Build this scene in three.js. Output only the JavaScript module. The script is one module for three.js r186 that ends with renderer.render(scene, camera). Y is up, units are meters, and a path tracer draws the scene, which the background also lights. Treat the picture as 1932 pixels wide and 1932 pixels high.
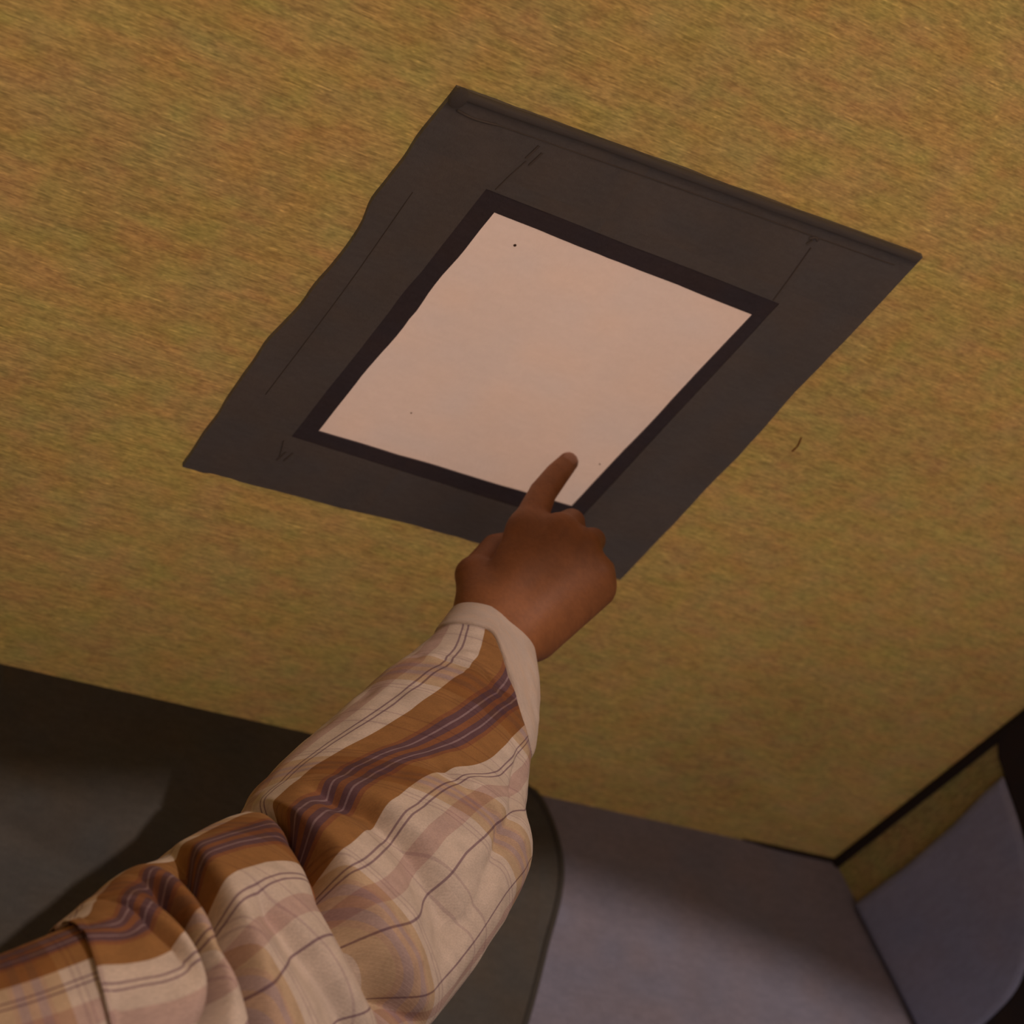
import * as THREE from 'three';
import { mergeGeometries, mergeVertices } from 'three/addons/utils/BufferGeometryUtils.js';
import { MarchingCubes } from 'three/addons/objects/MarchingCubes.js';

// ------------------------------------------------------------------ camera, sky, sun, exposure
const scene = new THREE.Scene();
const R = THREE.MathUtils.degToRad;
const camera = new THREE.PerspectiveCamera(27.4, 1, 0.05, 100);
camera.position.set(0, 1.0144, 0);
camera.rotation.set(R(38.981), R(-39.261), R(-10.548), 'YXZ');
camera.focus = 1.28; camera.userData.fStop = 8;
scene.background = new THREE.Color(0.92, 0.565, 0.40);          // warm evening overcast: glows through the roof cloth
scene.backgroundIntensity = 1.41;
const lampAt = new THREE.Vector3(1.6, 1.05, 6);                  // a work light on a stand outside, shining in through the doorway behind the camera
const lampLight = new THREE.SpotLight(new THREE.Color(1, 0.77, 0.69), 60, 0, 0.34, 0.3, 2);
lampLight.position.set(lampAt.x, lampAt.y, lampAt.z - 0.012); lampLight.target.position.set(0.9, 1.6, -1.2);
lampLight.castShadow = true; lampLight.shadow.radius = 2.75; lampLight.shadow.mapSize.set(2048, 2048);
scene.add(lampLight, lampLight.target);

const renderer = new THREE.WebGLRenderer({ antialias: true });
renderer.toneMapping = THREE.LinearToneMapping;
renderer.toneMappingExposure = 1.0;
renderer.shadowMap.enabled = true;
renderer.shadowMap.type = THREE.PCFSoftShadowMap;

// ------------------------------------------------------------------ helpers
let seed = 7;
const rnd = () => { seed = (seed * 1664525 + 1013904223) >>> 0; return seed / 4294967296; };
const V = (x, y, z) => new THREE.Vector3(x, y, z);
const clamp = (x, a = 0, b = 1) => Math.min(b, Math.max(a, x));
const lerp = (a, b, t) => a + (b - a) * t;
const smooth = (a, b, x) => { const t = clamp((x - a) / (b - a)); return t * t * (3 - 2 * t); };
const hash = (x, y, s = 0) => { let h = Math.imul(x | 0, 374761393) ^ Math.imul(y | 0, 668265263) ^ Math.imul((s | 0) + 11, 2147483647 - 1640531); h = Math.imul(h ^ (h >>> 13), 1274126177); h ^= h >>> 16; h = Math.imul(h, 2246822519); return ((h ^ (h >>> 15)) >>> 0) / 4294967296; };
function vnoise(x, y, s = 0) {
  const xi = Math.floor(x), yi = Math.floor(y), u = x - xi, v = y - yi, a = u * u * (3 - 2 * u), b = v * v * (3 - 2 * v);
  return lerp(lerp(hash(xi, yi, s), hash(xi + 1, yi, s), a), lerp(hash(xi, yi + 1, s), hash(xi + 1, yi + 1, s), a), b) * 2 - 1;
}
const used = {};
function numbered(n) { const k = used[n] = (used[n] ?? -1) + 1; return k ? n + '_' + String(k).padStart(3, '0') : n; }
function mesh(name, geo, mat, parent = scene) {
  const m = new THREE.Mesh(geo, mat);
  m.name = parent === scene ? numbered(name) : name;
  if (parent !== scene) { let k = 0; const has = (n) => parent.children.some((c) => c.name === n); while (has(m.name)) m.name = name + '_' + String(++k).padStart(3, '0'); }
  m.castShadow = m.receiveShadow = true; parent.add(m); return m;
}
function tag(o, label, category, group) { Object.assign(o.userData, { label, category }); if (group) o.userData.group = group; return o; }
function struct(name, geo, mat) { const m = mesh(name, geo, mat); m.userData.kind = 'structure'; return m; }
function thing(name, label, category, pos = [0, 0, 0]) { const g = new THREE.Group(); g.name = numbered(name); g.position.set(...pos); scene.add(g); return tag(g, label, category); }

// a grid surface (u, v in 0..1) with an offset back face, closed at the rim
function sheet(nu, nv, at, thick, uvAt, skip) {
  const P = [], U = [], I = [], N = [];
  for (let j = 0; j <= nv; j++) for (let i = 0; i <= nu; i++) P.push(at(i / nu, j / nv));
  const one = thick === 0, front = P.length, id = (i, j) => j * (nu + 1) + i;
  const nrm = [];
  for (let j = 0; j <= nv; j++) for (let i = 0; i <= nu; i++) {
    const a = P[id(Math.min(i + 1, nu), j)].clone().sub(P[id(Math.max(i - 1, 0), j)]), b = P[id(i, Math.min(j + 1, nv))].clone().sub(P[id(i, Math.max(j - 1, 0))]);
    nrm.push(a.cross(b).normalize());
  }
  if (!one) for (let k = 0; k < front; k++) P.push(P[k].clone().addScaledVector(nrm[k], -thick));
  const uvs = [];
  for (let j = 0; j <= nv; j++) for (let i = 0; i <= nu; i++) uvs.push(uvAt(i / nu, j / nv));
  const pos = [], uv = [], nor = [];
  const tri = (a, b, c) => I.push(a, b, c);
  P.forEach((p, k) => { pos.push(p.x, p.y, p.z); const q = uvs[k % front]; uv.push(q[0], q[1]); const n = nrm[k % front], s = k < front ? 1 : -1; nor.push(n.x * s, n.y * s, n.z * s); });
  for (let j = 0; j < nv; j++) for (let i = 0; i < nu; i++) {
    const a = id(i, j), b = id(i + 1, j), c = id(i + 1, j + 1), d = id(i, j + 1);
    if (skip && skip((i + 0.5) / nu, (j + 0.5) / nv)) continue;
    tri(a, b, c); tri(a, c, d); if (!one) { tri(front + a, front + c, front + b); tri(front + a, front + d, front + c); }
  }
  const rim = [];
  if (!one) {
  for (let i = 0; i < nu; i++) rim.push([id(i, 0), id(i + 1, 0)]);
  for (let j = 0; j < nv; j++) rim.push([id(nu, j), id(nu, j + 1)]);
  for (let i = nu; i > 0; i--) rim.push([id(i, nv), id(i - 1, nv)]);
  for (let j = nv; j > 0; j--) rim.push([id(0, j), id(0, j - 1)]);
  }
  for (const [a, b] of rim) { tri(a, front + a, front + b); tri(a, front + b, b); }
  const g = new THREE.BufferGeometry();
  g.setAttribute('position', new THREE.Float32BufferAttribute(pos, 3));
  g.setAttribute('normal', new THREE.Float32BufferAttribute(nor, 3));
  g.setAttribute('uv', new THREE.Float32BufferAttribute(uv, 2));
  g.setIndex(I); return g;
}
// a solid from a polygon of [a, b] points, mapped by at(a, b, h): h = 0 on the visible face, thick behind it
function slab(points, thick, at, bevel = 0, holes = []) {
  const s = new THREE.Shape(points.map((p) => new THREE.Vector2(p[0], p[1])));
  for (const h of holes) s.holes.push(new THREE.Path(h.map((p) => new THREE.Vector2(p[0], p[1]))));
  const g = new THREE.ExtrudeGeometry(s, { depth: thick - 2 * bevel, bevelEnabled: bevel > 0, bevelSize: bevel, bevelThickness: bevel, bevelOffset: -bevel, bevelSegments: 2, curveSegments: 8 });
  const p = g.attributes.position, uv = g.attributes.uv;
  for (let i = 0; i < p.count; i++) {
    const a = p.getX(i), b = p.getY(i), h = p.getZ(i) + bevel, q = at(a, b, thick - h);
    p.setXYZ(i, q.x, q.y, q.z); uv.setXY(i, a, b);
  }
  // keep the faces turned outwards
  const v0 = at(0, 0, 0), ex = at(1, 0, 0).sub(v0), ey = at(0, 1, 0).sub(v0), ez = at(0, 0, -1).sub(v0);
  if (ex.cross(ey).dot(ez) < 0) for (const name of ['position', 'uv']) {
    const at2 = g.attributes[name], n = at2.itemSize, arr = at2.array;
    for (let i = 0; i < at2.count; i += 3) for (let k = 0; k < n; k++) { const t = arr[(i + 1) * n + k]; arr[(i + 1) * n + k] = arr[(i + 2) * n + k]; arr[(i + 2) * n + k] = t; }
  }
  g.computeVertexNormals(); return g;
}
function tube(points, r, seg = 40, radial = 8) { return new THREE.TubeGeometry(new THREE.CatmullRomCurve3(points), seg, r, radial, false); }
function rounded(pts, n = 5, closed = true) { const c = new THREE.CatmullRomCurve3(pts.map((p) => V(p[0], p[1], 0)), closed, 'centripetal'); return c.getPoints(pts.length * n).map((p) => [p.x, p.y]); }

// ------------------------------------------------------------------ procedural cloth
function dataTexture(w, h, f, srgb = true) {
  const d = new Uint8Array(w * h * 4);
  for (let y = 0; y < h; y++) for (let x = 0; x < w; x++) { const c = f(x, y), k = (y * w + x) * 4; d[k] = clamp(c[0], 0, 255); d[k + 1] = clamp(c[1], 0, 255); d[k + 2] = clamp(c[2], 0, 255); d[k + 3] = 255; }
  const t = new THREE.DataTexture(d, w, h, THREE.RGBAFormat);
  t.magFilter = THREE.LinearFilter; t.minFilter = THREE.LinearMipmapLinearFilter; t.generateMipmaps = true;
  t.wrapS = t.wrapT = THREE.RepeatWrapping; if (srgb) t.colorSpace = THREE.SRGBColorSpace; t.needsUpdate = true; return t;
}
// slubby mustard weave, one tile = 1.25 m, yarns along u
function slub(x, y) {
  x *= 1.22; y *= 1.15;
  const row = Math.floor(y / 2.2);
  const off = hash(row, 3, 5) * 900;
  const a = vnoise((x + off) / 26, row * 0.9, 21), b = vnoise((x + off * 0.3) / 11, y / 1.9, 22), c = vnoise(x / 4, y / 1.5, 23), e = vnoise(x / 9, y / 5, 24);
  const slubs = smooth(0.62, 0.95, vnoise((x + off) / 30, row * 0.77, 25)) * (0.6 + 0.4 * c);      // thicker, paler bits of yarn
  return 0.34 * a + 0.42 * b + 0.36 * c + 0.25 * e + 0.75 * slubs;
}
const TW = 2048;
const weaveColour = dataTexture(TW, TW, (x, y) => {
  const s = slub(x, y), blot = 0.7 * vnoise(x / 48, y / 32, 31) + 0.8 * vnoise(x / 19, y / 12, 32), broad = vnoise(x / 210, y / 170, 33);
  const k = 1 + 0.21 * s + 0.035 * broad;
  const warm = 9 * blot;
  return [176 * k + warm * 0.55, 164 * k - warm * 0.45, 104 * k + 5 * vnoise(x / 40, y / 30, 34)];
});
const weaveBump = dataTexture(1024, 1024, (x, y) => { const v = 128 + 70 * slub(x * 2, y * 2); return [v, v, v]; }, false);
const mustard = new THREE.MeshStandardMaterial({ map: weaveColour, bumpMap: weaveBump, bumpScale: 0.0004, roughness: 0.93 });
const roofCloth = new THREE.MeshPhysicalMaterial({ map: weaveColour, bumpMap: weaveBump, bumpScale: 0.0004, roughness: 1, transmission: 0.43, thickness: 0, side: THREE.DoubleSide });

function clothTexture(base, spread, w = 512) {
  return dataTexture(w, w, (x, y) => {
    const n = vnoise(x / 2, y / 2, 41) * 0.5 + vnoise(x / 9, y / 3, 42) * 0.6 + vnoise(x / 40, y / 60, 43) * 0.7;
    const h = vnoise(x / 30, y / 24, 44);
    return [base[0] * (1 + spread * n) + 3 * h, base[1] * (1 + spread * n), base[2] * (1 + spread * n) - 3 * h];
  });
}
const fine = dataTexture(512, 512, (x, y) => { const v = 128 + 50 * vnoise(x / 2, y / 2, 51) + 40 * vnoise(x / 7, y / 7, 52); return [v, v, v]; }, false);
function thin(m, t) { const p = new THREE.MeshPhysicalMaterial({ map: m.map, bumpMap: m.bumpMap, bumpScale: m.bumpScale, roughness: 1, transmission: t, thickness: 0, side: THREE.DoubleSide }); return p; }
function cloth(base, spread, rough = 0.9, repeat = 3, bump = 0.0003) {
  const t = clothTexture(base, spread); t.repeat.set(repeat, repeat);
  const b = fine.clone(); b.repeat.set(repeat * 2, repeat * 2); b.needsUpdate = true;
  return new THREE.MeshStandardMaterial({ map: t, bumpMap: b, bumpScale: bump, roughness: rough });
}
const taupe = cloth([142, 144, 146], 0.04);
const bindingCloth = cloth([100, 97, 108], 0.05);
const whiteCloth = thin(cloth([232, 231, 232], 0.012, 0.85, 2), 0.5);
const greyCloth = cloth([131, 132, 148], 0.05, 1, 2);
const oliveCloth = cloth([80, 79, 74], 0.06, 0.92, 2);
const blueCloth = cloth([152, 162, 194], 0.04, 0.95, 2);
const darkTape = cloth([44, 36, 34], 0.06, 0.85, 6);
const floorCloth = cloth([172, 180, 198], 0.05, 0.95, 2);
const sideCloth = cloth([130, 112, 80], 0.05, 0.95, 2);
const earth = cloth([188, 186, 184], 0.1, 1, 0.4);
const stitchThread = new THREE.MeshStandardMaterial({ color: 0x85827f, roughness: 0.8 });

// ------------------------------------------------------------------ the tent: floor, ceiling, walls
const CEIL = 2.0, XR = 1.357, XL = -1.357, ZF = -1.269, ZD = 1.3, LEAN_F = 0.3, LEAN_R = 0.7;
const farAt = (x, y, h = 0) => V(x, y, ZF - LEAN_F * (CEIL - y) + h);                            // far wall, h towards the room
const nR = V(-1, -LEAN_R, 0).normalize();
const rightAt = (z, y, h = 0) => V(XR + LEAN_R * (CEIL - y), y, z).addScaledVector(nR, h);        // right wall, h towards the room

struct('ground', new THREE.BoxGeometry(60, 0.1, 60).translate(0, -0.08, 0), earth);
{
  const a = LEAN_R * 2, b = LEAN_F * 2;
  struct('floor', slab([[XL - a, ZF - b], [XR + a, ZF - b], [XR + a, ZD + 0.1], [XL - a, ZD + 0.1]], 0.03, (x, z, h) => V(x, -h, z), 0.002), floorCloth);
}
// the ceiling cloth hangs slack: shallow waves everywhere but under the sewn-on panel
function slack(x, z) {
  const dx = Math.max(0.5 - x, 0, x - 0.915), dz = Math.max(-1.01 - z, 0, z + 0.59);
  const away = smooth(0.0, 0.22, Math.hypot(dx, dz));
  const rim = smooth(0, 0.1, XR - x) * smooth(0, 0.1, z - ZF);
  const corner = Math.exp(-(((x - 1.2) / 0.28) ** 2 + ((z + 1.16) / 0.2) ** 2));
  const ang = Math.atan2(z - ZF + 0.02, XR - x + 0.02);
  return away * rim * (0.0022 * vnoise(x * 3.1, z * 2.3, 61) + 0.0016 * vnoise(x * 7, z * 5, 62) + 0.004 * corner * Math.sin(ang * 16));
}
{
  const nx = 440, nz = 400, x0 = XL - 0.02, x1 = XR + 0.004, z0 = ZF - 0.004, z1 = ZD + 0.05;
  const c = sheet(nx, nz, (u, v) => { const x = lerp(x0, x1, u), z = lerp(z0, z1, v); return V(x, CEIL + slack(x, z), z); }, 0, (u, v) => [(lerp(x0, x1, u) - 0.12) / 1.25, (lerp(z0, z1, v) + 1.3) / 1.25],
    (u, v) => { const x = lerp(x0, x1, u), z = lerp(z0, z1, v); return x > 0.585 && x < 0.817 && z > -0.928 && z < -0.686; });   // cut out behind the sewn-in panel
  struct('ceiling', c, roofCloth);
}
{
  const xb = (y) => LEAN_R * (CEIL - y);
  struct('wall_far', slab([[XL, CEIL + 0.012], [XR, CEIL + 0.012], [XR + xb(0), 0], [XL - xb(0), 0]], 0.003, (x, y, h) => farAt(x, y, -h)), greyCloth);
  // a fly sheet stretched outside above the far right corner of the roof
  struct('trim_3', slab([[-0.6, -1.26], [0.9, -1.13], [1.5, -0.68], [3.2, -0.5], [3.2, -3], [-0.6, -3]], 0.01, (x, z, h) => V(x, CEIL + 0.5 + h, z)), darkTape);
  const z0 = (y) => ZF - LEAN_F * (CEIL - y);
  const sidePoly = [[z0(CEIL), CEIL + 0.012], [ZD, CEIL + 0.012], [ZD, 0], [z0(0), 0]];
  struct('wall_right', slab(sidePoly, 0.03, (z, y, h) => rightAt(z, y, -h)), mustard);
  struct('wall_left', slab(sidePoly, 0.03, (z, y, h) => { const p = rightAt(z, y, -h); p.x = -p.x; return p; }), sideCloth);
  // wall behind the camera with the arched doorway (peak right of centre)
  const door = [[-1.75, 0.02], [2.2, 0.02], [2.0, 0.9], [1.72, 1.4], [1.62, 1.535], [1.41, 1.59], [1.326, 1.603], [1.243, 1.615], [1.02, 1.615], [0.89, 1.6], [0.3, 1.57], [-0.4, 1.54], [-1.3, 1.4], [-1.6, 0.9]];
  struct('wall_back', slab([[XL, CEIL + 0.012], [XL - xb(0), 0], [XR + xb(0), 0], [XR, CEIL + 0.012]], 0.03, (x, y, h) => V(x, y, ZD + h), 0, [door]), sideCloth);
}
// dark piping along the ceiling's right edge and the last stretch of its far edge
struct('trim_1', tube([V(XR + 0.001, CEIL - 0.003, ZF), V(XR + 0.002, CEIL - 0.003, -0.9), V(XR + 0.001, CEIL - 0.003, -0.2), V(XR, CEIL - 0.003, ZD)], 0.0052, 60), darkTape);
struct('trim_2', tube([V(1.24, CEIL + 0.002, ZF + 0.0005), V(1.28, CEIL - 0.0008, ZF + 0.001), V(XR, CEIL - 0.002, ZF + 0.002)], 0.0022, 20), darkTape);

// ------------------------------------------------------------------ the sewn ceiling panel (main subject)
{
  const cx = 0.704, cz = -0.796;
  const t = thing('ceiling_panel', 'dark taupe square fabric frame with a plain white centre sewn onto the mustard ceiling', 'panel', [cx, CEIL, cz]);
  const at = (x, z, h) => V(x - cx, -0.004 + h, z - cz);                 // h = 0: face of the frame, 4 mm under the ceiling
  const wob = (s, k, a) => a * (vnoise(s * 6.5 + k * 3.7, k, 71) + 0.35 * vnoise(s * 17, k, 72));
  const edge = (p, q, k, a, n = 26) => { const o = []; for (let i = 0; i < n; i++) { const f = i / n, w = wob(f * 1.1, k, a) * Math.sin(Math.PI * f); const dx = q[0] - p[0], dz = q[1] - p[1], L = Math.hypot(dx, dz); o.push([lerp(p[0], q[0], f) - dz / L * w, lerp(p[1], q[1], f) + dx / L * w]); } return o; };
  const TL = [0.524, -0.619], TR = [0.884, -0.602], BL = [0.523, -0.989], BR = [0.893, -0.976];
  const iTL = [0.5815, -0.678], iTR = [0.8195, -0.679], iBL = [0.578, -0.931], iBR = [0.8205, -0.934];
  const nL = [0.5885, -0.6158], nR = [0.8085, -0.6056], fL = [0.577, -0.9871], fR = [0.8195, -0.9786];      // where the seams meet the outer edge
  const frame = [
    ['border_strip', [...edge(nL, nR, 1, 0.0006), ...edge(nR, iTR, 2, 0), ...edge(iTR, iTL, 3, 0.0004), ...edge(iTL, nL, 4, 0)]],
    ['border_strip', [...edge(fL, fR, 5, 0.0022), ...edge(fR, iBR, 6, 0), ...edge(iBR, iBL, 7, 0.0005), ...edge(iBL, fL, 8, 0)]],
    ['border_strip', [...edge(TL, BL, 9, 0.0048, 60), ...edge(BL, fL, 10, 0.001), ...edge(fL, iBL, 8, 0), ...edge(iBL, iTL, 11, 0.001), ...edge(iTL, nL, 4, 0), ...edge(nL, TL, 12, 0.0004)]],
    ['border_strip', [...edge(TR, BR, 13, 0.0016), ...edge(BR, fR, 14, 0.0006), ...edge(fR, iBR, 6, 0), ...edge(iBR, iTR, 15, 0.0005), ...edge(iTR, nR, 2, 0), ...edge(nR, TR, 16, 0)]],
  ];
  for (const [n, poly] of frame) mesh(n, slab(poly, 0.004, at, 0), taupe, t);
  // rolled hem along the near edge, with its lump at the corner
  const hemPts = []; for (let i = 0; i <= 12; i++) { const f = i / 12; hemPts.push(at(lerp(TL[0] + 0.002, TR[0] - 0.004, f), lerp(TL[1], TR[1], f) - 0.0018 + 0.0006 * vnoise(f * 9, 3, 74), -0.0006)); }
  const hem = tube(hemPts, 0.0034, 60, 10);
  const lump = new THREE.SphereGeometry(0.0052, 16, 12).scale(1.15, 0.75, 1.5).translate(TL[0] + 0.003 - cx, -0.006, TL[1] - 0.004 - cz);
  mesh('rolled_hem', mergeGeometries([hem, lump]), taupe, t);
  // second stitched line of the hem
  const line = (pts, r, n = 'seam') => mesh(n, tube(pts.map((p) => at(p[0], p[1], -0.0002)), r, 30, 6), stitchThread, t);
  line([[0.532, -0.6325], [0.545, -0.6335], [0.56, -0.6315]], 0.0009);
  line([[0.56, -0.6315], [0.7, -0.624], [0.87, -0.616]], 0.0004);
  // white centre under the four dark binding strips
  const wTL = [0.597, -0.693], wTR = [0.8095, -0.696], wBL = [0.593, -0.919], wBR = [0.807, -0.917];
  mesh('white_centre', sheet(60, 60, (u, v) => at(lerp(0.5845, 0.8175, u), lerp(-0.928, -0.685, v), 0.003 + 0.0006 * vnoise(u * 4, v * 4, 76) - 0.0012), 0, (u, v) => [u * 0.25, v * 0.25]), whiteCloth, t);
  const o = 0.006, grow = (p) => [p[0] + (p[0] < cx ? -o : o), p[1] + (p[1] > cz ? o : -o)];
  const oTL = grow(iTL), oTR = grow(iTR), oBL = grow(iBL), oBR = grow(iBR);
  const bind = (a, b, c, d, k, w) => mesh('binding_strip', slab([...edge(a, b, k, w), ...edge(b, c, k + 1, 0), ...edge(c, d, k + 2, 0), ...edge(d, a, k + 3, 0)], 0.0012, (x, z, h) => at(x, z, h + 0.0005)), bindingCloth, t);
  bind(wTL, wTR, oTR, oTL, 30, 0.0004); bind(wBR, wBL, oBL, oBR, 40, 0.0006); bind(wBL, wTL, oTL, oBL, 50, 0.0013); bind(wTR, wBR, oBR, oTR, 60, 0.0006);
  // raised seams where the side strips were sewn on, with their bar tacks
  line([[0.587, -0.676], [0.5895, -0.66], [0.592, -0.648]], 0.0005);
  line([[0.8135, -0.678], [0.8105, -0.655], [0.8065, -0.628]], 0.0006);
  line([[0.575, -0.936], [0.578, -0.945], [0.581, -0.955]], 0.0005);
  for (const [x, z] of [[0.5915, -0.640], [0.5965, -0.644]]) line([[x - 0.001, z - 0.006], [x, z], [x + 0.001, z + 0.006]], 0.0008, 'bar_tack');
  line([[0.800, -0.622], [0.803, -0.6195], [0.8065, -0.621]], 0.0011, 'bar_tack'); line([[0.8015, -0.6265], [0.803, -0.622]], 0.001, 'bar_tack');
  for (const [x, z] of [[0.581, -0.951], [0.586, -0.950]]) line([[x - 0.001, z - 0.005], [x, z], [x + 0.001, z + 0.005]], 0.0007, 'bar_tack');
  line([[0.541, -0.70], [0.543, -0.79], [0.542, -0.90]], 0.0004);
  const speckMat = new THREE.MeshStandardMaterial({ color: 0x5a463c, roughness: 0.9 });
  for (const [x, z, r] of [[0.625, -0.712, 0.0011], [0.644, -0.877, 0.0007], [0.8, -0.869, 0.0006]]) mesh('speck', new THREE.SphereGeometry(r, 10, 8).scale(1, 0.5, 1).translate(x - cx, -0.0024, z - cz), speckMat, t);
}
// a stray bit of orange thread on the ceiling, right of the panel
tag(mesh('loose_thread', tube([V(0.925, CEIL - 0.001, -0.785), V(0.9275, CEIL - 0.0016, -0.792), V(0.9285, CEIL - 0.001, -0.8)], 0.0006, 16, 6), new THREE.MeshStandardMaterial({ color: 0x8a3c12, roughness: 0.8 })), 'short loose orange thread on the mustard ceiling right of the dark frame', 'thread');

// ------------------------------------------------------------------ dark flap on the far wall, with its round right edge
{
  const arc = new THREE.CatmullRomCurve3([V(0.985, 2.0, 0), V(1.006, 1.992, 0), V(1.024, 1.968, 0), V(1.0345, 1.934, 0), V(1.031, 1.902, 0), V(1.022, 1.874, 0), V(1.001, 1.804, 0), V(0.96, 1.7, 0), V(0.9, 1.58, 0), V(0.8, 1.42, 0), V(0.7, 1.3, 0)]);
  const N = 220, pts = arc.getSpacedPoints(N).map((p) => p.setX(p.x - 0.011));
  const fold = (x, y) => {
    let d = 0.005 * vnoise(x * 6, y * 9, 81) + 0.003 * vnoise(x * 17 + y * 9, y * 20, 82);
    // slack wrinkles that run down to the right below the top band
    const q = y - 1.905 + 0.10 * (x - 0.5);
    d += 0.006 * Math.exp(-((q / 0.02) ** 2)) * smooth(0.85, 0.5, x) + 0.008 * Math.exp(-(((y - 1.83 - 0.12 * Math.sin((x - 0.45) * 6)) / 0.03) ** 2)) * smooth(0.95, 0.6, x);
    d -= 0.006 * Math.exp(-(((y - 1.865 + 0.25 * (x - 0.56)) / 0.012) ** 2)) * smooth(0.8, 0.55, x);
    return d;
  };
  const t = thing('tent_flap', 'large dark olive cloth flap with rounded right edge on far wall behind the arm', 'flap', [0.3, 1.3, ZF]);
  const org = t.position;
  const x0 = -1.25;
  const at = (u, v) => { const p = pts[Math.round(v * N)], x = lerp(x0, p.x, u), y = Math.min(p.y, 2.0) + 0.004 * smooth(1.99, 2, p.y); const rim = smooth(0, 0.03, p.x - x) * smooth(2.0, 1.985, y); return farAt(x, y, 0.014 + fold(x, y) * rim).sub(org); };
  const g = sheet(200, N, (u, v) => at(u, 1 - v), 0.003, (u, v) => { const p = pts[Math.round((1 - v) * N)]; return [lerp(x0, p.x, u), p.y]; });
  mesh('cloth', g, oliveCloth, t);
  mesh('bound_edge', tube(pts.filter((_, i) => i % 6 === 0).map((p) => farAt(p.x, Math.min(p.y, 1.996), 0.0135).sub(org)), 0.0032, 120, 8), oliveCloth, t);
}
// ------------------------------------------------------------------ right wall: blue-grey quarter-round panel with its dark surround
{
  const arc = rounded([[-1.047, 1.985], [-1.06, 1.962], [-1.073, 1.938], [-1.09, 1.914], [-1.12, 1.884], [-1.155, 1.857], [-1.19, 1.841], [-1.245, 1.833], [-1.31, 1.83]], 5, false);
  const c0 = rightAt(-1.15, 1.9);
  const t = thing('wall_panel', 'blue-grey quarter-round cloth panel low on the right wall below a mustard strip', 'panel', [c0.x, c0.y, c0.z]);
  const at = (h0) => (z, y, h) => rightAt(z, y, h0 - h).sub(c0);
  const poly = [[-1.3165, 1.83], [-1.277, 1.9635], [-1.2, 1.963], [-1.13, 1.966], [-1.08, 1.971], [-1.056, 1.972], ...arc.slice(4, -1)];
  mesh('cloth', slab(poly, 0.011, at(0.011), 0.005), blueCloth, t);
  const s = thing('corner_reinforcement', 'near-black tape surround curving from the ceiling piping around the blue-grey panel', 'tape', [c0.x, c0.y, c0.z]);
  const outer = rounded([[-0.8, 1.995], [-0.82, 1.93], [-0.9, 1.875], [-1.0, 1.845], [-1.1, 1.823], [-1.19, 1.816], [-1.3, 1.812]], 5, false);
  mesh('band', slab([[-1.035, 1.996], [-0.8, 1.996], ...outer, ...arc.slice().reverse()], 0.004, at(0.0045), 0.0012), darkTape, s);
}

// ------------------------------------------------------------------ the work light outside the doorway (behind the camera)
{
  const t = thing('work_light', 'small square work light on a thin black tripod outside the doorway', 'lamp', [lampAt.x, 0, lampAt.z + 0.03]);
  const black = new THREE.MeshStandardMaterial({ color: 0x1b1b1d, roughness: 0.6 });
  mesh('housing', new THREE.BoxGeometry(0.15, 0.15, 0.05).translate(0, lampAt.y, 0), black, t);
  mesh('glowing_face', new THREE.BoxGeometry(0.11, 0.11, 0.006).translate(0, lampAt.y, -0.027), new THREE.MeshStandardMaterial({ color: 0xffffff, emissive: new THREE.Color(1, 0.77, 0.69), emissiveIntensity: 4 }), t);
  mesh('pole', new THREE.CylinderGeometry(0.012, 0.012, 0.72, 16).translate(0, 0.62, 0), black, t);
  for (let k = 0; k < 3; k++) { const a = k * 2.094 + 0.5; mesh('leg', new THREE.TubeGeometry(new THREE.LineCurve3(V(0, 0.32, 0), V(Math.cos(a) * 0.3, -0.02, Math.sin(a) * 0.3)), 4, 0.009, 10), black, t); }
}
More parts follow.
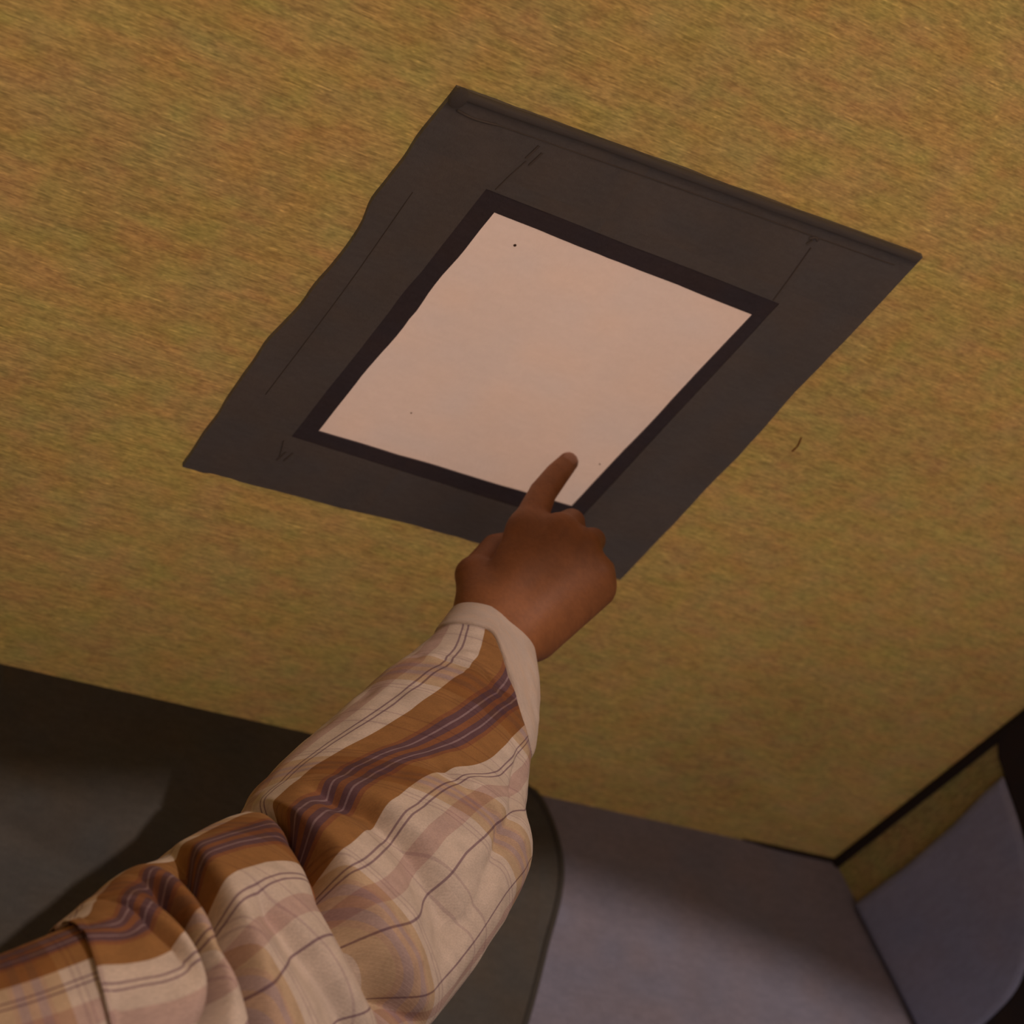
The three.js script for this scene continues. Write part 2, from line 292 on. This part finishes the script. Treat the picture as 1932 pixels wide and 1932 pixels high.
// ------------------------------------------------------------------ the person
const MCLIMIT = 400000;
function meshField(box, cell, sdf) {
  const c = box.getCenter(V()), half = Math.max(...box.getSize(V()).toArray()) / 2 + cell * 3, res = Math.ceil(2 * half / cell);
  const mc = new MarchingCubes(res, new THREE.MeshBasicMaterial(), false, false, MCLIMIT);
  mc.isolation = 0; const f = mc.field, s = mc.size, p = V();
  for (let k = 0; k < s; k++) for (let j = 0; j < s; j++) for (let i = 0; i < s; i++) {
    p.set(c.x + (i - s / 2) / (s / 2) * half, c.y + (j - s / 2) / (s / 2) * half, c.z + (k - s / 2) / (s / 2) * half);
    f[i + j * s + k * s * s] = -sdf(p);
  }
  mc.update();
  const n = mc.count, pos = mc.positionArray.slice(0, n * 3);
  for (let i = 0; i < n; i++) { pos[3 * i] = c.x + pos[3 * i] * half; pos[3 * i + 1] = c.y + pos[3 * i + 1] * half; pos[3 * i + 2] = c.z + pos[3 * i + 2] * half; }
  let g = new THREE.BufferGeometry(); g.setAttribute('position', new THREE.Float32BufferAttribute(pos, 3));
  g = mergeVertices(g, cell * 0.02);
  const P = g.attributes.position, N = new Float32Array(P.count * 3), e = cell * 0.6, q = V();
  for (let i = 0; i < P.count; i++) {
    p.fromBufferAttribute(P, i);
    const d = [0, 1, 2].map((a) => { q.copy(p); q.setComponent(a, p.getComponent(a) + e); const u = sdf(q); q.setComponent(a, p.getComponent(a) - e); return u - sdf(q); });
    const L = Math.hypot(...d) || 1; for (let a = 0; a < 3; a++) N[3 * i + a] = d[a] / L;
  }
  g.setAttribute('normal', new THREE.BufferAttribute(N, 3));
  // make sure the faces turn outwards
  const I = g.index.array, A = V(), B = V(), C = V(); let s2 = 0;
  for (let i = 0; i < I.length; i += 3) { A.fromBufferAttribute(P, I[i]); B.fromBufferAttribute(P, I[i + 1]); C.fromBufferAttribute(P, I[i + 2]); B.sub(A).cross(C.sub(A)); s2 += B.x * N[3 * I[i]] + B.y * N[3 * I[i] + 1] + B.z * N[3 * I[i] + 2]; }
  if (s2 < 0) for (let i = 0; i < I.length; i += 3) { const t = I[i + 1]; I[i + 1] = I[i + 2]; I[i + 2] = t; }
  return g;
}
const pa = V(), ba = V();
function capsule(p, a, b, ra, rb) { pa.subVectors(p, a); ba.subVectors(b, a); const h = clamp(pa.dot(ba) / ba.dot(ba)); return pa.addScaledVector(ba, -h).length() - lerp(ra, rb, h); }
function smin(a, b, k) { const h = Math.max(k - Math.abs(a - b), 0) / k; return Math.min(a, b) - h * h * k * 0.25; }
const ell = (p, c, rx, ry, rz, ax, ay, az) => { pa.subVectors(p, c); const x = pa.dot(ax) / rx, y = pa.dot(ay) / ry, z = pa.dot(az) / rz, L = Math.hypot(x, y, z); return (L - 1) * Math.min(rx, ry, rz); };

const person = thing('person', 'person in cream, ochre and purple plaid shirt, raised arm pointing at white ceiling square', 'person', [0.22, 0, -0.985]);
const O = person.position;
const fwd = V(0.5, 0, -0.866), rgt = V(0.866, 0, 0.5), up = V(0, 1, 0);
const W = (r, u, f) => V(O.x, 0, O.z).addScaledVector(rgt, r).addScaledVector(up, u).addScaledVector(fwd, f);   // body axes: right, up, forward
const skin = new THREE.MeshPhysicalMaterial({ roughness: 0.62, sheen: 0.15, sheenRoughness: 0.6, sheenColor: new THREE.Color(0.5, 0.3, 0.2) });
skin.map = dataTexture(256, 256, (x, y) => { const n = 1 + 0.04 * vnoise(x / 3, y / 3, 91) + 0.05 * vnoise(x / 15, y / 15, 92); return [146 * n, 95 * n, 57 * n]; });
skin.bumpMap = fine; skin.bumpScale = 0.0002;

// hand: wrist, palm, five fingers (index pointing at the ceiling, the others curled, thumb tucked over them)
const H = {
  wristL: V(0.7099, 1.8584, -0.9134), wristR: V(0.7245, 1.8505, -0.9092), fore: V(0.6491, 1.7287, -0.9295),
  i: [V(0.7253, 1.9169, -0.8762), V(0.7437, 1.9538, -0.8723), V(0.759, 1.9751, -0.8701), V(0.7712, 1.9905, -0.87)],
  m: [V(0.7439, 1.9116, -0.8628), V(0.768, 1.938, -0.8765), V(0.7696, 1.9299, -0.9004), V(0.7585, 1.9131, -0.8953)],
  r: [V(0.7595, 1.9011, -0.8599), V(0.7835, 1.9255, -0.8759), V(0.7825, 1.9163, -0.8996), V(0.7692, 1.8993, -0.8949)],
  p: [V(0.7715, 1.8859, -0.8648), V(0.7908, 1.904, -0.8796), V(0.7885, 1.8991, -0.8999), V(0.7757, 1.885, -0.8952)],
  t: [V(0.7073, 1.8691, -0.9134), V(0.7025, 1.8978, -0.9136), V(0.7296, 1.9334, -0.9183), V(0.7565, 1.9484, -0.9173)],
  h: [V(0.7448, 1.857, -0.9105), V(0.7781, 1.8815, -0.8766)],
};
function handField(p) {
  let d = capsule(p, H.wristL, H.wristR, 0.0215, 0.0205);
  d = smin(d, capsule(p, H.fore, H.wristL.clone().lerp(H.wristR, 0.5), 0.036, 0.024), 0.012);
  const w = H.wristL, v = H.wristR;
  d = smin(d, capsule(p, w, H.i[0], 0.0165, 0.0125), 0.014);
  d = smin(d, capsule(p, w, H.m[0], 0.0165, 0.0125), 0.012);
  d = smin(d, capsule(p, v, H.r[0], 0.0165, 0.0118), 0.012);
  d = smin(d, capsule(p, v, H.p[0], 0.0165, 0.0108), 0.012);
  d = smin(d, capsule(p, H.h[0], H.h[1], 0.0185, 0.014), 0.012);        // heel of the hand on the little finger's side
  d = smin(d, capsule(p, w, H.t[0], 0.018, 0.0165), 0.012);
  d = smin(d, capsule(p, H.t[0], H.t[1], 0.0165, 0.0125), 0.012);       // ball of the thumb
  const finger = (a, r) => Math.min(capsule(p, a[0], a[1], r[0], r[1]), capsule(p, a[1], a[2], r[1], r[2]), capsule(p, a[2], a[3], r[2], r[3]));
  d = smin(d, finger(H.i, [0.0122, 0.0098, 0.0088, 0.0074]), 0.007);
  d = smin(d, finger(H.m, [0.0118, 0.0098, 0.0086, 0.0074]), 0.004);
  d = smin(d, finger(H.r, [0.0112, 0.0094, 0.0082, 0.007]), 0.004);
  d = smin(d, finger(H.p, [0.0102, 0.0084, 0.0074, 0.0064]), 0.004);
  d = smin(d, finger(H.t, [0.0145, 0.0115, 0.0105, 0.0085]), 0.004);
  return d;
}
const rel = (g) => g.translate(-O.x, -O.y, -O.z);
// the rest of the body, mostly under clothes
const SH = V(0.4143, 1.4858, -0.8912), EL = V(0.600, 1.655, -0.929);
const shL = W(-0.19, 1.40, 0), elL = W(-0.235, 1.13, -0.03), wrL = W(-0.225, 0.89, 0.05);
const headC = W(0, 1.66, 0.03);
function bodyField(p) {
  let d = capsule(p, W(0, 1.2, 0), W(0, 1.38, 0), 0.1, 0.1);
  d = smin(d, capsule(p, W(0, 0.95, 0), W(0, 1.15, 0), 0.1, 0.095), 0.05);
  d = smin(d, capsule(p, W(0, 1.38, -0.01), W(0, 1.56, 0.02), 0.062, 0.054), 0.06);
  d = smin(d, capsule(p, W(0.05, 1.4, 0), SH, 0.045, 0.04), 0.05);
  d = smin(d, capsule(p, SH, EL, 0.03, 0.027), 0.03);
  d = smin(d, capsule(p, EL, H.fore, 0.027, 0.034), 0.03);
  d = smin(d, capsule(p, W(-0.05, 1.41, 0), shL, 0.06, 0.052), 0.05);
  d = smin(d, capsule(p, shL, elL, 0.05, 0.04), 0.03);
  d = smin(d, capsule(p, elL, wrL, 0.041, 0.025), 0.03);
  for (const s of [-1, 1]) {
    d = smin(d, capsule(p, W(s * 0.09, 0.92, 0), W(s * 0.1, 0.5, 0.01), 0.08, 0.055), 0.04);
    d = smin(d, capsule(p, W(s * 0.1, 0.5, 0.01), W(s * 0.105, 0.09, -0.02), 0.054, 0.036), 0.02);
    d = smin(d, capsule(p, W(s * 0.105, 0.06, -0.03), W(s * 0.115, 0.035, 0.13), 0.034, 0.026), 0.03);
  }
  return d;
}
// the other hand hangs relaxed below its sleeve
const LH = (r, u, f) => W(-0.225 + r, 0.89 + u, 0.05 + f);
const LEFT_FINGERS = [0.033, 0.011, -0.011, -0.031].map((f, i) => { const len = [0.07, 0.078, 0.073, 0.058][i]; return [LH(0.002, -0.095, f), LH(0.004, -0.095 - len * 0.5, f * 1.05), LH(0.014, -0.095 - len * 0.78, f * 1.05), LH(0.026, -0.095 - len * 0.96, f * 1.02)]; });
function leftHandField(p) {
  let d = smin(capsule(p, LH(0, 0.03, 0.008), LH(0, -0.01, 0.012), 0.023, 0.021), capsule(p, LH(0, 0.03, -0.008), LH(0, -0.01, -0.012), 0.023, 0.021), 0.012);
  for (const a of LEFT_FINGERS) d = smin(d, capsule(p, LH(0, -0.01, Math.sign(a[0].clone().sub(LH(0, 0, 0)).dot(fwd)) * 0.01), a[0], 0.017, 0.0115), 0.012);
  for (const a of LEFT_FINGERS) d = smin(d, Math.min(capsule(p, a[0], a[1], 0.0105, 0.0092), capsule(p, a[1], a[2], 0.0092, 0.0082), capsule(p, a[2], a[3], 0.0082, 0.007)), 0.004);
  const th = [LH(0.004, -0.02, 0.022), LH(0.014, -0.055, 0.05), LH(0.02, -0.085, 0.058), LH(0.022, -0.108, 0.056)];
  return smin(d, Math.min(capsule(p, th[0], th[1], 0.0165, 0.0125), capsule(p, th[1], th[2], 0.0115, 0.0102), capsule(p, th[2], th[3], 0.0102, 0.0085)), 0.008);
}
function headField(p) {
  let d = ell(p, headC.clone().addScaledVector(up, 0.03).addScaledVector(fwd, -0.02), 0.076, 0.1, 0.094, rgt, up, fwd);
  d = smin(d, ell(p, headC.clone().addScaledVector(up, -0.05).addScaledVector(fwd, 0.02), 0.058, 0.075, 0.07, rgt, up, fwd), 0.05);
  d = smin(d, capsule(p, W(0, 1.46, 0), W(0, 1.6, 0.01), 0.055, 0.052), 0.03);
  d = smin(d, capsule(p, headC.clone().addScaledVector(up, 0.02).addScaledVector(fwd, 0.078), headC.clone().addScaledVector(up, -0.018).addScaledVector(fwd, 0.1), 0.008, 0.013), 0.016);   // nose
  d = smin(d, capsule(p, headC.clone().addScaledVector(up, 0.036).addScaledVector(fwd, 0.066).addScaledVector(rgt, -0.035), headC.clone().addScaledVector(up, 0.036).addScaledVector(fwd, 0.066).addScaledVector(rgt, 0.035), 0.009, 0.009), 0.016);  // brow
  for (const s of [-1, 1]) {
    d = -smin(-d, capsule(p, headC.clone().addScaledVector(up, 0.02).addScaledVector(fwd, 0.088).addScaledVector(rgt, s * 0.03), headC.clone().addScaledVector(up, 0.02).addScaledVector(fwd, 0.088).addScaledVector(rgt, s * 0.034), 0.011, 0.011), 0.01);
    d = smin(d, capsule(p, headC.clone().addScaledVector(up, 0.019).addScaledVector(fwd, 0.066).addScaledVector(rgt, s * 0.031), headC.clone().addScaledVector(up, 0.019).addScaledVector(fwd, 0.066).addScaledVector(rgt, s * 0.033), 0.0115, 0.0115), 0.003);
    d = smin(d, ell(p, headC.clone().addScaledVector(up, 0.005).addScaledVector(fwd, -0.01).addScaledVector(rgt, s * 0.08), 0.011, 0.032, 0.018, rgt, up, fwd), 0.008);
  }
  for (const y of [-0.047, -0.06]) d = smin(d, capsule(p, headC.clone().addScaledVector(up, y).addScaledVector(fwd, 0.083).addScaledVector(rgt, -0.018), headC.clone().addScaledVector(up, y).addScaledVector(fwd, 0.083).addScaledVector(rgt, 0.018), 0.006, 0.006), 0.006);
  return d;
}
{
  const boxOf = (...v) => new THREE.Box3().setFromPoints(v);
  const hand = meshField(boxOf(V(0.655, 1.755, -0.96), V(0.82, 2.0, -0.83)), 0.0026, handField);
  const head = meshField(boxOf(W(-0.1, 1.5, -0.14), W(0.1, 1.8, 0.15)), 0.0045, (p) => Math.max(headField(p), W(0, 1.48, 0).y - p.y));
  const body = meshField(boxOf(V(-0.1, 0.0, -1.2), V(0.75, 1.8, -0.75)), 0.014, bodyField);
  const uvw = (g) => { const p = g.attributes.position, u = new Float32Array(p.count * 2); for (let i = 0; i < p.count; i++) { u[2 * i] = p.getX(i) * 6 + p.getZ(i) * 3; u[2 * i + 1] = p.getY(i) * 6 + p.getZ(i) * 2; } g.setAttribute('uv', new THREE.BufferAttribute(u, 2)); return g; };
  const left = meshField(boxOf(LH(-0.05, 0.06, -0.06), LH(0.06, -0.19, 0.08)), 0.0032, leftHandField);
  mesh('body', rel(mergeGeometries([uvw(hand), uvw(head), uvw(left), uvw(body)])), skin, person);
  // index fingernail on the back of the tip
  const a = H.i[2], b = H.i[3], dir = b.clone().sub(a).normalize(), toCam = V(-0.515, -0.61, 0.605), n = toCam.clone().addScaledVector(dir, -toCam.dot(dir)).normalize(), sd = dir.clone().cross(n);
  const nail = new THREE.SphereGeometry(1, 20, 14).applyMatrix4(new THREE.Matrix4().makeBasis(sd.clone().multiplyScalar(0.0056), dir.clone().multiplyScalar(0.0068), n.clone().multiplyScalar(0.0022)).setPosition(b.clone().addScaledVector(dir, -0.004).addScaledVector(n, 0.0064)));
  mesh('fingernail', rel(nail), new THREE.MeshStandardMaterial({ color: 0xa87a62, roughness: 0.4 }), person);
  // hair, trousers, shoes
  const hairField = (p) => { const c = headC.clone().addScaledVector(up, 0.04).addScaledVector(fwd, -0.03); let d = ell(p, c, 0.09, 0.108, 0.106, rgt, up, fwd) + 0.003 * vnoise(p.x * 90, p.y * 30 + p.z * 70, 95); pa.subVectors(p, headC); const f = pa.dot(fwd), y = pa.dot(up); d = Math.max(d, f - 0.045 - 0.5 * (y - 0.06), -y - 0.055 + 0.6 * Math.max(0, f + 0.02)); return d; };
  mesh('hair', rel(meshField(boxOf(W(-0.11, 1.58, -0.15), W(0.11, 1.83, 0.12)), 0.006, hairField)), new THREE.MeshStandardMaterial({ color: 0x2a1b12, roughness: 0.6 }), person);
  const trouserField = (p) => { let d = capsule(p, W(-0.06, 0.95, 0), W(0.06, 0.95, 0), 0.125, 0.125); d = Math.max(d, p.y - 1.0); for (const s of [-1, 1]) d = smin(d, Math.min(capsule(p, W(s * 0.09, 0.9, 0), W(s * 0.1, 0.5, 0.01), 0.098, 0.076), capsule(p, W(s * 0.1, 0.5, 0.01), W(s * 0.105, 0.1, -0.02), 0.076, 0.06)), 0.03); return Math.max(d, 0.08 - p.y); };
  mesh('trousers', rel(meshField(boxOf(W(-0.2, 0.06, -0.15), W(0.2, 1.02, 0.15)), 0.012, trouserField)), cloth([58, 60, 70], 0.05, 0.95, 5), person);
  for (const s of [-1, 1]) {
    const shoe = (p) => { let d = smin(capsule(p, W(s * 0.105, 0.055, -0.045), W(s * 0.118, 0.04, 0.15), 0.046, 0.038), capsule(p, W(s * 0.105, 0.06, -0.03), W(s * 0.105, 0.11, -0.025), 0.045, 0.05), 0.02); return Math.max(d, 0.004 - p.y, p.y - 0.115); };
    mesh('shoe', rel(meshField(boxOf(W(s * 0.11 - 0.06, 0, -0.1), W(s * 0.11 + 0.06, 0.13, 0.2)), 0.007, shoe)), new THREE.MeshStandardMaterial({ color: 0x3b2c22, roughness: 0.7 }), person);
  }
}

// plaid: cream ground, broad ochre bands with purple lines, thin double lines between; one tile = one repeat
const CREAM = [202, 190, 176], OCHRE = [148, 108, 62], PURPLE = [98, 72, 78], GREY = [140, 120, 124], RUST = [134, 88, 58];
const SETT = 0.116, SETTU = 0.2;
function warpYarn(t) {                // across the sleeve: one broad band, thin pairs beside it
  const d = Math.abs(t - 0.5) * SETTU;
  if (d < 0.0265) return d < 0.002 ? RUST : d < 0.005 ? PURPLE : d < 0.0062 ? GREY : d < 0.0098 ? PURPLE : d < 0.0125 ? RUST : OCHRE;
  if ((d > 0.036 && d < 0.0372) || (d > 0.0395 && d < 0.0407)) return GREY;
  if (d > 0.05 && d < 0.062) return [186, 164, 154];
  if (d > 0.076 && d < 0.0775) return GREY;
  return CREAM;
}
function weftYarn(t) {                // along the sleeve: narrower, fainter bands
  const d = Math.abs(t - 0.5) * SETT;
  if (d < 0.015) return d < 0.002 ? RUST : d < 0.006 ? PURPLE : d < 0.008 ? RUST : OCHRE;
  if ((d > 0.02 && d < 0.0212) || (d > 0.0236 && d < 0.0246)) return GREY;
  if (d > 0.052 && d < 0.0532) return GREY;
  return CREAM;
}
const plaidTex = dataTexture(1024, 1024, (x, y) => {
  const a = warpYarn((x + 0.5) / 1024), b = weftYarn((y + 0.5) / 1024);
  const tw = ((x + y) >> 2) & 1 ? 0.28 : 0.2, n = 1 + 0.05 * vnoise(x / 3, y / 3, 96) + 0.04 * vnoise(x / 40, y / 40, 97);
  return [0, 1, 2].map((k) => { const la = (a[k] / 255) ** 2.2, lb = (b[k] / CREAM[k]) ** 2.2; return 255 * (la * lb ** tw) ** (1 / 2.2) * n; });
});
const plaidBump = dataTexture(256, 256, (x, y) => { const v = 128 + 40 * (((x + y) >> 1) & 1 ? 1 : -1) + 30 * vnoise(x / 2, y / 2, 98); return [v, v, v]; }, false);
const plaid = new THREE.MeshStandardMaterial({ map: plaidTex, bumpMap: plaidBump, bumpScale: 0.0002, roughness: 0.92, side: THREE.DoubleSide });
const cuffCloth = cloth([200, 186, 172], 0.03, 0.92, 8);

// right sleeve: rings [centre, half-width vector across the picture, half-depth]
const RINGS = [
  [V(0.7094, 1.8516, -0.9123), V(0.0242, -0.0129, 0.0063), 0.0211], [V(0.7011, 1.8242, -0.9169), V(0.0324, -0.0173, 0.0085), 0.0283],
  [V(0.6882, 1.7987, -0.9214), V(0.0408, -0.0217, 0.0106), 0.0332], [V(0.6709, 1.7716, -0.9238), V(0.0477, -0.0249, 0.013), 0.0387],
  [V(0.6452, 1.7268, -0.9265), V(0.0595, -0.031, 0.0162), 0.047], [V(0.6177, 1.6822, -0.9287), V(0.0731, -0.0276, 0.0309), 0.0546],
  [V(0.591, 1.6427, -0.9253), V(0.0726, -0.0342, 0.0236), 0.0585], [V(0.5491, 1.5951, -0.9218), V(0.0642, -0.0537, -0.0037), 0.0628],
  [V(0.4894, 1.5434, -0.909), V(0.0627, -0.0567, -0.008), 0.0722], [V(0.4423, 1.5068, -0.8973), V(0.0436, -0.0588, -0.0258), 0.0699],
  [V(0.4143, 1.4858, -0.8912), V(0.0268, -0.056, -0.0366), 0.0685],
  [V(0.4055, 1.4822, -0.8946), V(0.0266, -0.0564, -0.0372), 0.0688],
];
const cC = new THREE.CatmullRomCurve3(RINGS.map((r) => r[0])), cS = new THREE.CatmullRomCurve3(RINGS.map((r) => r[1]));
const LAST = RINGS.length - 1;
const rb = (t) => { const x = t * LAST, i = Math.min(LAST - 1, Math.floor(x)); return lerp(RINGS[i][2], RINGS[i + 1][2], smooth(0, 1, x - i) * 0.5 + (x - i) * 0.5); };
// arc length from the cuff, by ring parameter
const arcLen = [0]; { let prev = cC.getPoint(0); for (let i = 1; i <= 400; i++) { const q = cC.getPoint(i / 400); arcLen.push(arcLen[i - 1] + q.distanceTo(prev)); prev = q; } }
const sAt = (t) => { const x = clamp(t) * 400, i = Math.min(399, Math.floor(x)); return lerp(arcLen[i], arcLen[i + 1], x - i); };
const TOWARDS = V(-0.515, -0.61, 0.605);       // out of the sleeve's visible side
// folds: t (ring index / LAST) at the upper side, at the middle and at the lower side, half-width, depth
// each: points [phi, ring], half-width in rings, depth
const FOLDS = [
  [[[-0.83, 5.74], [-0.61, 6.1], [-0.37, 6.22], [-0.1, 6.46], [0.35, 6.68], [0.86, 6.86]], 0.3, 0.036],
  [[[-0.49, 5.22], [-0.12, 5.28], [0.22, 5.48], [0.44, 5.68], [0.75, 5.95]], 0.3, 0.014],
  [[[-0.9, 7.5], [-0.7, 7.62], [-0.31, 7.9], [0.1, 8.2], [0.6, 8.5]], 0.3, 0.038],
  [[[-0.85, 8.32], [-0.73, 8.34], [-0.49, 8.55], [-0.2, 8.95]], 0.26, 0.034],
  [[[-0.9, 9.1], [-0.74, 8.96], [-0.64, 9.0]], 0.16, 0.012],
  [[[-0.35, 7.3], [0.07, 7.32], [0.56, 7.4], [0.9, 7.5]], 0.24, 0.012],
  [[[-0.5, 1.75], [0.1, 1.6], [0.5, 1.9]], 0.2, 0.003],
  [[[0.2, 3.9], [0.6, 4.4], [0.9, 4.9]], 0.25, 0.005],
];
function sleeveOffset(t, phi) {               // phi: -1 upper outline .. 1 lower outline, on the visible side
  let d = 0; const x = t * LAST;
  for (const [pts, w, h] of FOLDS) {
    let m = pts[0][1], k = 0; while (k < pts.length - 1 && phi > pts[k][0]) k++;
    if (k > 0) m = lerp(pts[k - 1][1], pts[k][1], clamp((phi - pts[k - 1][0]) / (pts[k][0] - pts[k - 1][0])));
    m += 0.8 * Math.sqrt(Math.max(0, 1 - phi * phi));
    const p0 = pts[0][0], p1 = pts[pts.length - 1][0], fade = smooth(p0 - 0.16, p0 + 0.12, phi) * smooth(p1 + 0.16, p1 - 0.1, phi), q = (x - m) / w;
    d -= h * fade * Math.exp(-q * q * (q < 0 ? 7 : 1));        // steep on the cuff side, gentle on the shoulder side
  }
  return d;
}
function sleevePoint(t, th, grow = 0) {
  const c = cC.getPoint(t), side = cS.getPoint(t), T = cC.getTangent(t), a = side.length(), n = side.clone().divideScalar(a), dp = T.clone().cross(n).normalize();
  if (dp.dot(TOWARDS) < 0) dp.negate();
  const co = Math.cos(th), si = Math.sin(th), b = rb(t), vis = smooth(-0.35, 0.25, si);
  const puff = 0.0045 * vnoise(t * 9 + 3, th * 1.1, 101) * smooth(0.05, 0.3, t) + 0.0012 * vnoise(t * 40, th * 5, 102) * smooth(0.02, 0.2, t);
  let off = vis * sleeveOffset(t, co) + (1 - vis) * 0.5 * sleeveOffset(t, co) + puff + grow;
  // lengthwise seam along the lower side of the forearm
  const seamX = (t * LAST - 3.2) / 2.6; off -= 0.006 * Math.exp(-(((co - 0.8) / 0.05) ** 2)) * (si > 0 ? 1 : 0) * smooth(0, 0.25, seamX) * smooth(1.5, 0.9, seamX);
  // squarish section: cloth hangs flatter than a circle
  return c.addScaledVector(n, (a + off * 0.7) * co).addScaledVector(dp, (b + off) * si);
}
{
  const nu = 170, nv = 560;
  // u around the sleeve, v along it from the hem; the twist lets the broad band drift to the upper side (angles of its middle, by ring)
  const BAND = [-0.6, -0.55, -0.46, -0.12, 0.16, 0.34, 0.6, 0.88, 1.04, 1.2, 1.28, 1.3];
  const mid = (t, th) => { const x = Math.max(0, t * LAST - 0.8 * Math.max(0, Math.cos(th))), i = Math.min(LAST - 1, Math.floor(x)); return lerp(BAND[i], BAND[i + 1], x - i); };
  const wide = (t) => 0.5 * (cS.getPoint(t).length() + rb(t));
  const t0 = 0.012, g = sheet(nu, nv, (u, v) => sleevePoint(lerp(t0, 1, v), (0.5 - u) * 2 * Math.PI + Math.PI / 2).sub(O), 0.0012, (u, v) => {
    const t = lerp(t0, 1, v), th = (0.5 - u) * 2 * Math.PI;   // 0 faces the viewer
    return [0.5 + (mid(t, th) - th) * wide(t) / SETTU, (sAt(t) - 0.088) / SETT + 0.5];
  });
  mesh('shirt_sleeve', g, plaid, person);
  // plain cuff, cut on a slant: short on the thumb side, long on the little finger's side
  const cg = sheet(120, 40, (u, v) => { const th = (0.5 - u) * 2 * Math.PI + Math.PI / 2, co = Math.cos(th); const end = lerp(0.07, 0.275, smooth(-0.2, 1, co)); return sleevePoint(lerp(-0.002 + 0.004, end, v), th, 0.0016 * smooth(1, 0.96, v)).sub(O); }, 0.0016, (u, v) => [u * 0.25, v * 0.08]);
  mesh('shirt_cuff', cg, cuffCloth, person);
  // yoke: shoulder of the shirt beyond the armhole seam, then the trunk, the other sleeve and the collar
  const neck = W(0, 1.5, 0);
  const yk = [[V(0.4135, 1.486, -0.8915), V(0.0264, -0.0552, -0.0362), 0.0668], [V(0.36, 1.463, -0.915), V(0.024, -0.0585, -0.034), 0.068], [V(0.30, 1.452, -0.95), V(0.016, -0.07, -0.016), 0.07], [V(0.24, 1.44, -0.985), V(0.012, -0.085, -0.008), 0.076]];
  const kC = new THREE.CatmullRomCurve3(yk.map((r) => r[0])), kS = new THREE.CatmullRomCurve3(yk.map((r) => r[1]));
  const yoke = sheet(90, 60, (u, v) => {
    const c = kC.getPoint(v), s = kS.getPoint(v), T = kC.getTangent(v), a = s.length(), n = s.clone().divideScalar(a), dp = T.clone().cross(n).normalize(); if (dp.dot(TOWARDS) < 0) dp.negate();
    const th = (0.5 - u) * 2 * Math.PI + Math.PI / 2, b = lerp(yk[0][2], yk[3][2], v) + 0.003 * vnoise(v * 6, th * 2, 105);
    return c.addScaledVector(n, a * Math.cos(th)).addScaledVector(dp, b * Math.sin(th)).sub(O);
  }, 0.0012, (u, v) => [0.5 + ((u - 0.5) * 0.45 + 0.1) / SETTU, v * 0.19 / SETT + 0.12]);
  const ring = (c, rr, rf) => (th) => c.clone().addScaledVector(rgt, Math.cos(th) * rr).addScaledVector(fwd, Math.sin(th) * rf);
  const tr = [[0.86, 0.2, 0.145, 0], [0.95, 0.195, 0.14, 0], [1.1, 0.185, 0.13, 0], [1.25, 0.19, 0.13, 0], [1.36, 0.195, 0.122, -0.005], [1.43, 0.17, 0.108, -0.01], [1.475, 0.115, 0.09, -0.01], [1.505, 0.075, 0.076, -0.005]];
  const trunkAt = (v) => { const x = v * (tr.length - 1), i = Math.min(tr.length - 2, Math.floor(x)), f = x - i; return [0, 1, 2, 3].map((k) => lerp(tr[i][k], tr[i + 1][k], f)); };
  const trunk = sheet(110, 120, (u, v) => { const [y, rr, rf, f] = trunkAt(v), th = u * 2 * Math.PI; return ring(W(0, y, f), rr + 0.006 * vnoise(Math.cos(th) * 3, y * 7 + Math.sin(th) * 2, 106), rf + 0.006 * vnoise(Math.cos(th) * 3, y * 7 + Math.sin(th) * 2, 107))(th).sub(O); }, -0.0012, (u, v) => [u * 1.05 / SETTU, trunkAt(v)[0] / SETT]);
  const ls = new THREE.CatmullRomCurve3([W(-0.1, 1.42, 0), shL, elL, wrL]);
  const lsl = sheet(60, 90, (u, v) => { const c = ls.getPoint(v * 0.97), T = ls.getTangent(v * 0.97), n = V(0, 0, 1).cross(T).normalize(), b = T.clone().cross(n), th = -u * 2 * Math.PI, r = lerp(0.085, 0.048, v) + 0.004 * vnoise(v * 14, Math.cos(th) * 2, 108); return c.addScaledVector(n, r * Math.cos(th)).addScaledVector(b, r * Math.sin(th)).sub(O); }, 0.0012, (u, v) => [u * 0.4 / SETTU, v * 0.62 / SETT]);
  mesh('shirt_body', mergeGeometries([yoke, trunk, lsl]), plaid, person);
  const col = sheet(60, 8, (u, v) => { const th = lerp(0.62, 2.52, 0) + u * (2 * Math.PI - 0.5) + 0.9; const f = v * 2 - 1; return ring(W(0, 1.54 - Math.abs(f) * 0.035, -0.005), 0.066 + 0.012 * Math.abs(f) * (f > 0 ? 1 : -0.2), 0.07 + 0.014 * Math.abs(f) * (f > 0 ? 1 : -0.2))(th).sub(O); }, 0.0014, (u, v) => [u * 0.42 / SETTU, v * 0.08 / SETT]);
  mesh('shirt_collar', col, plaid, person);
}

renderer.render(scene, camera);
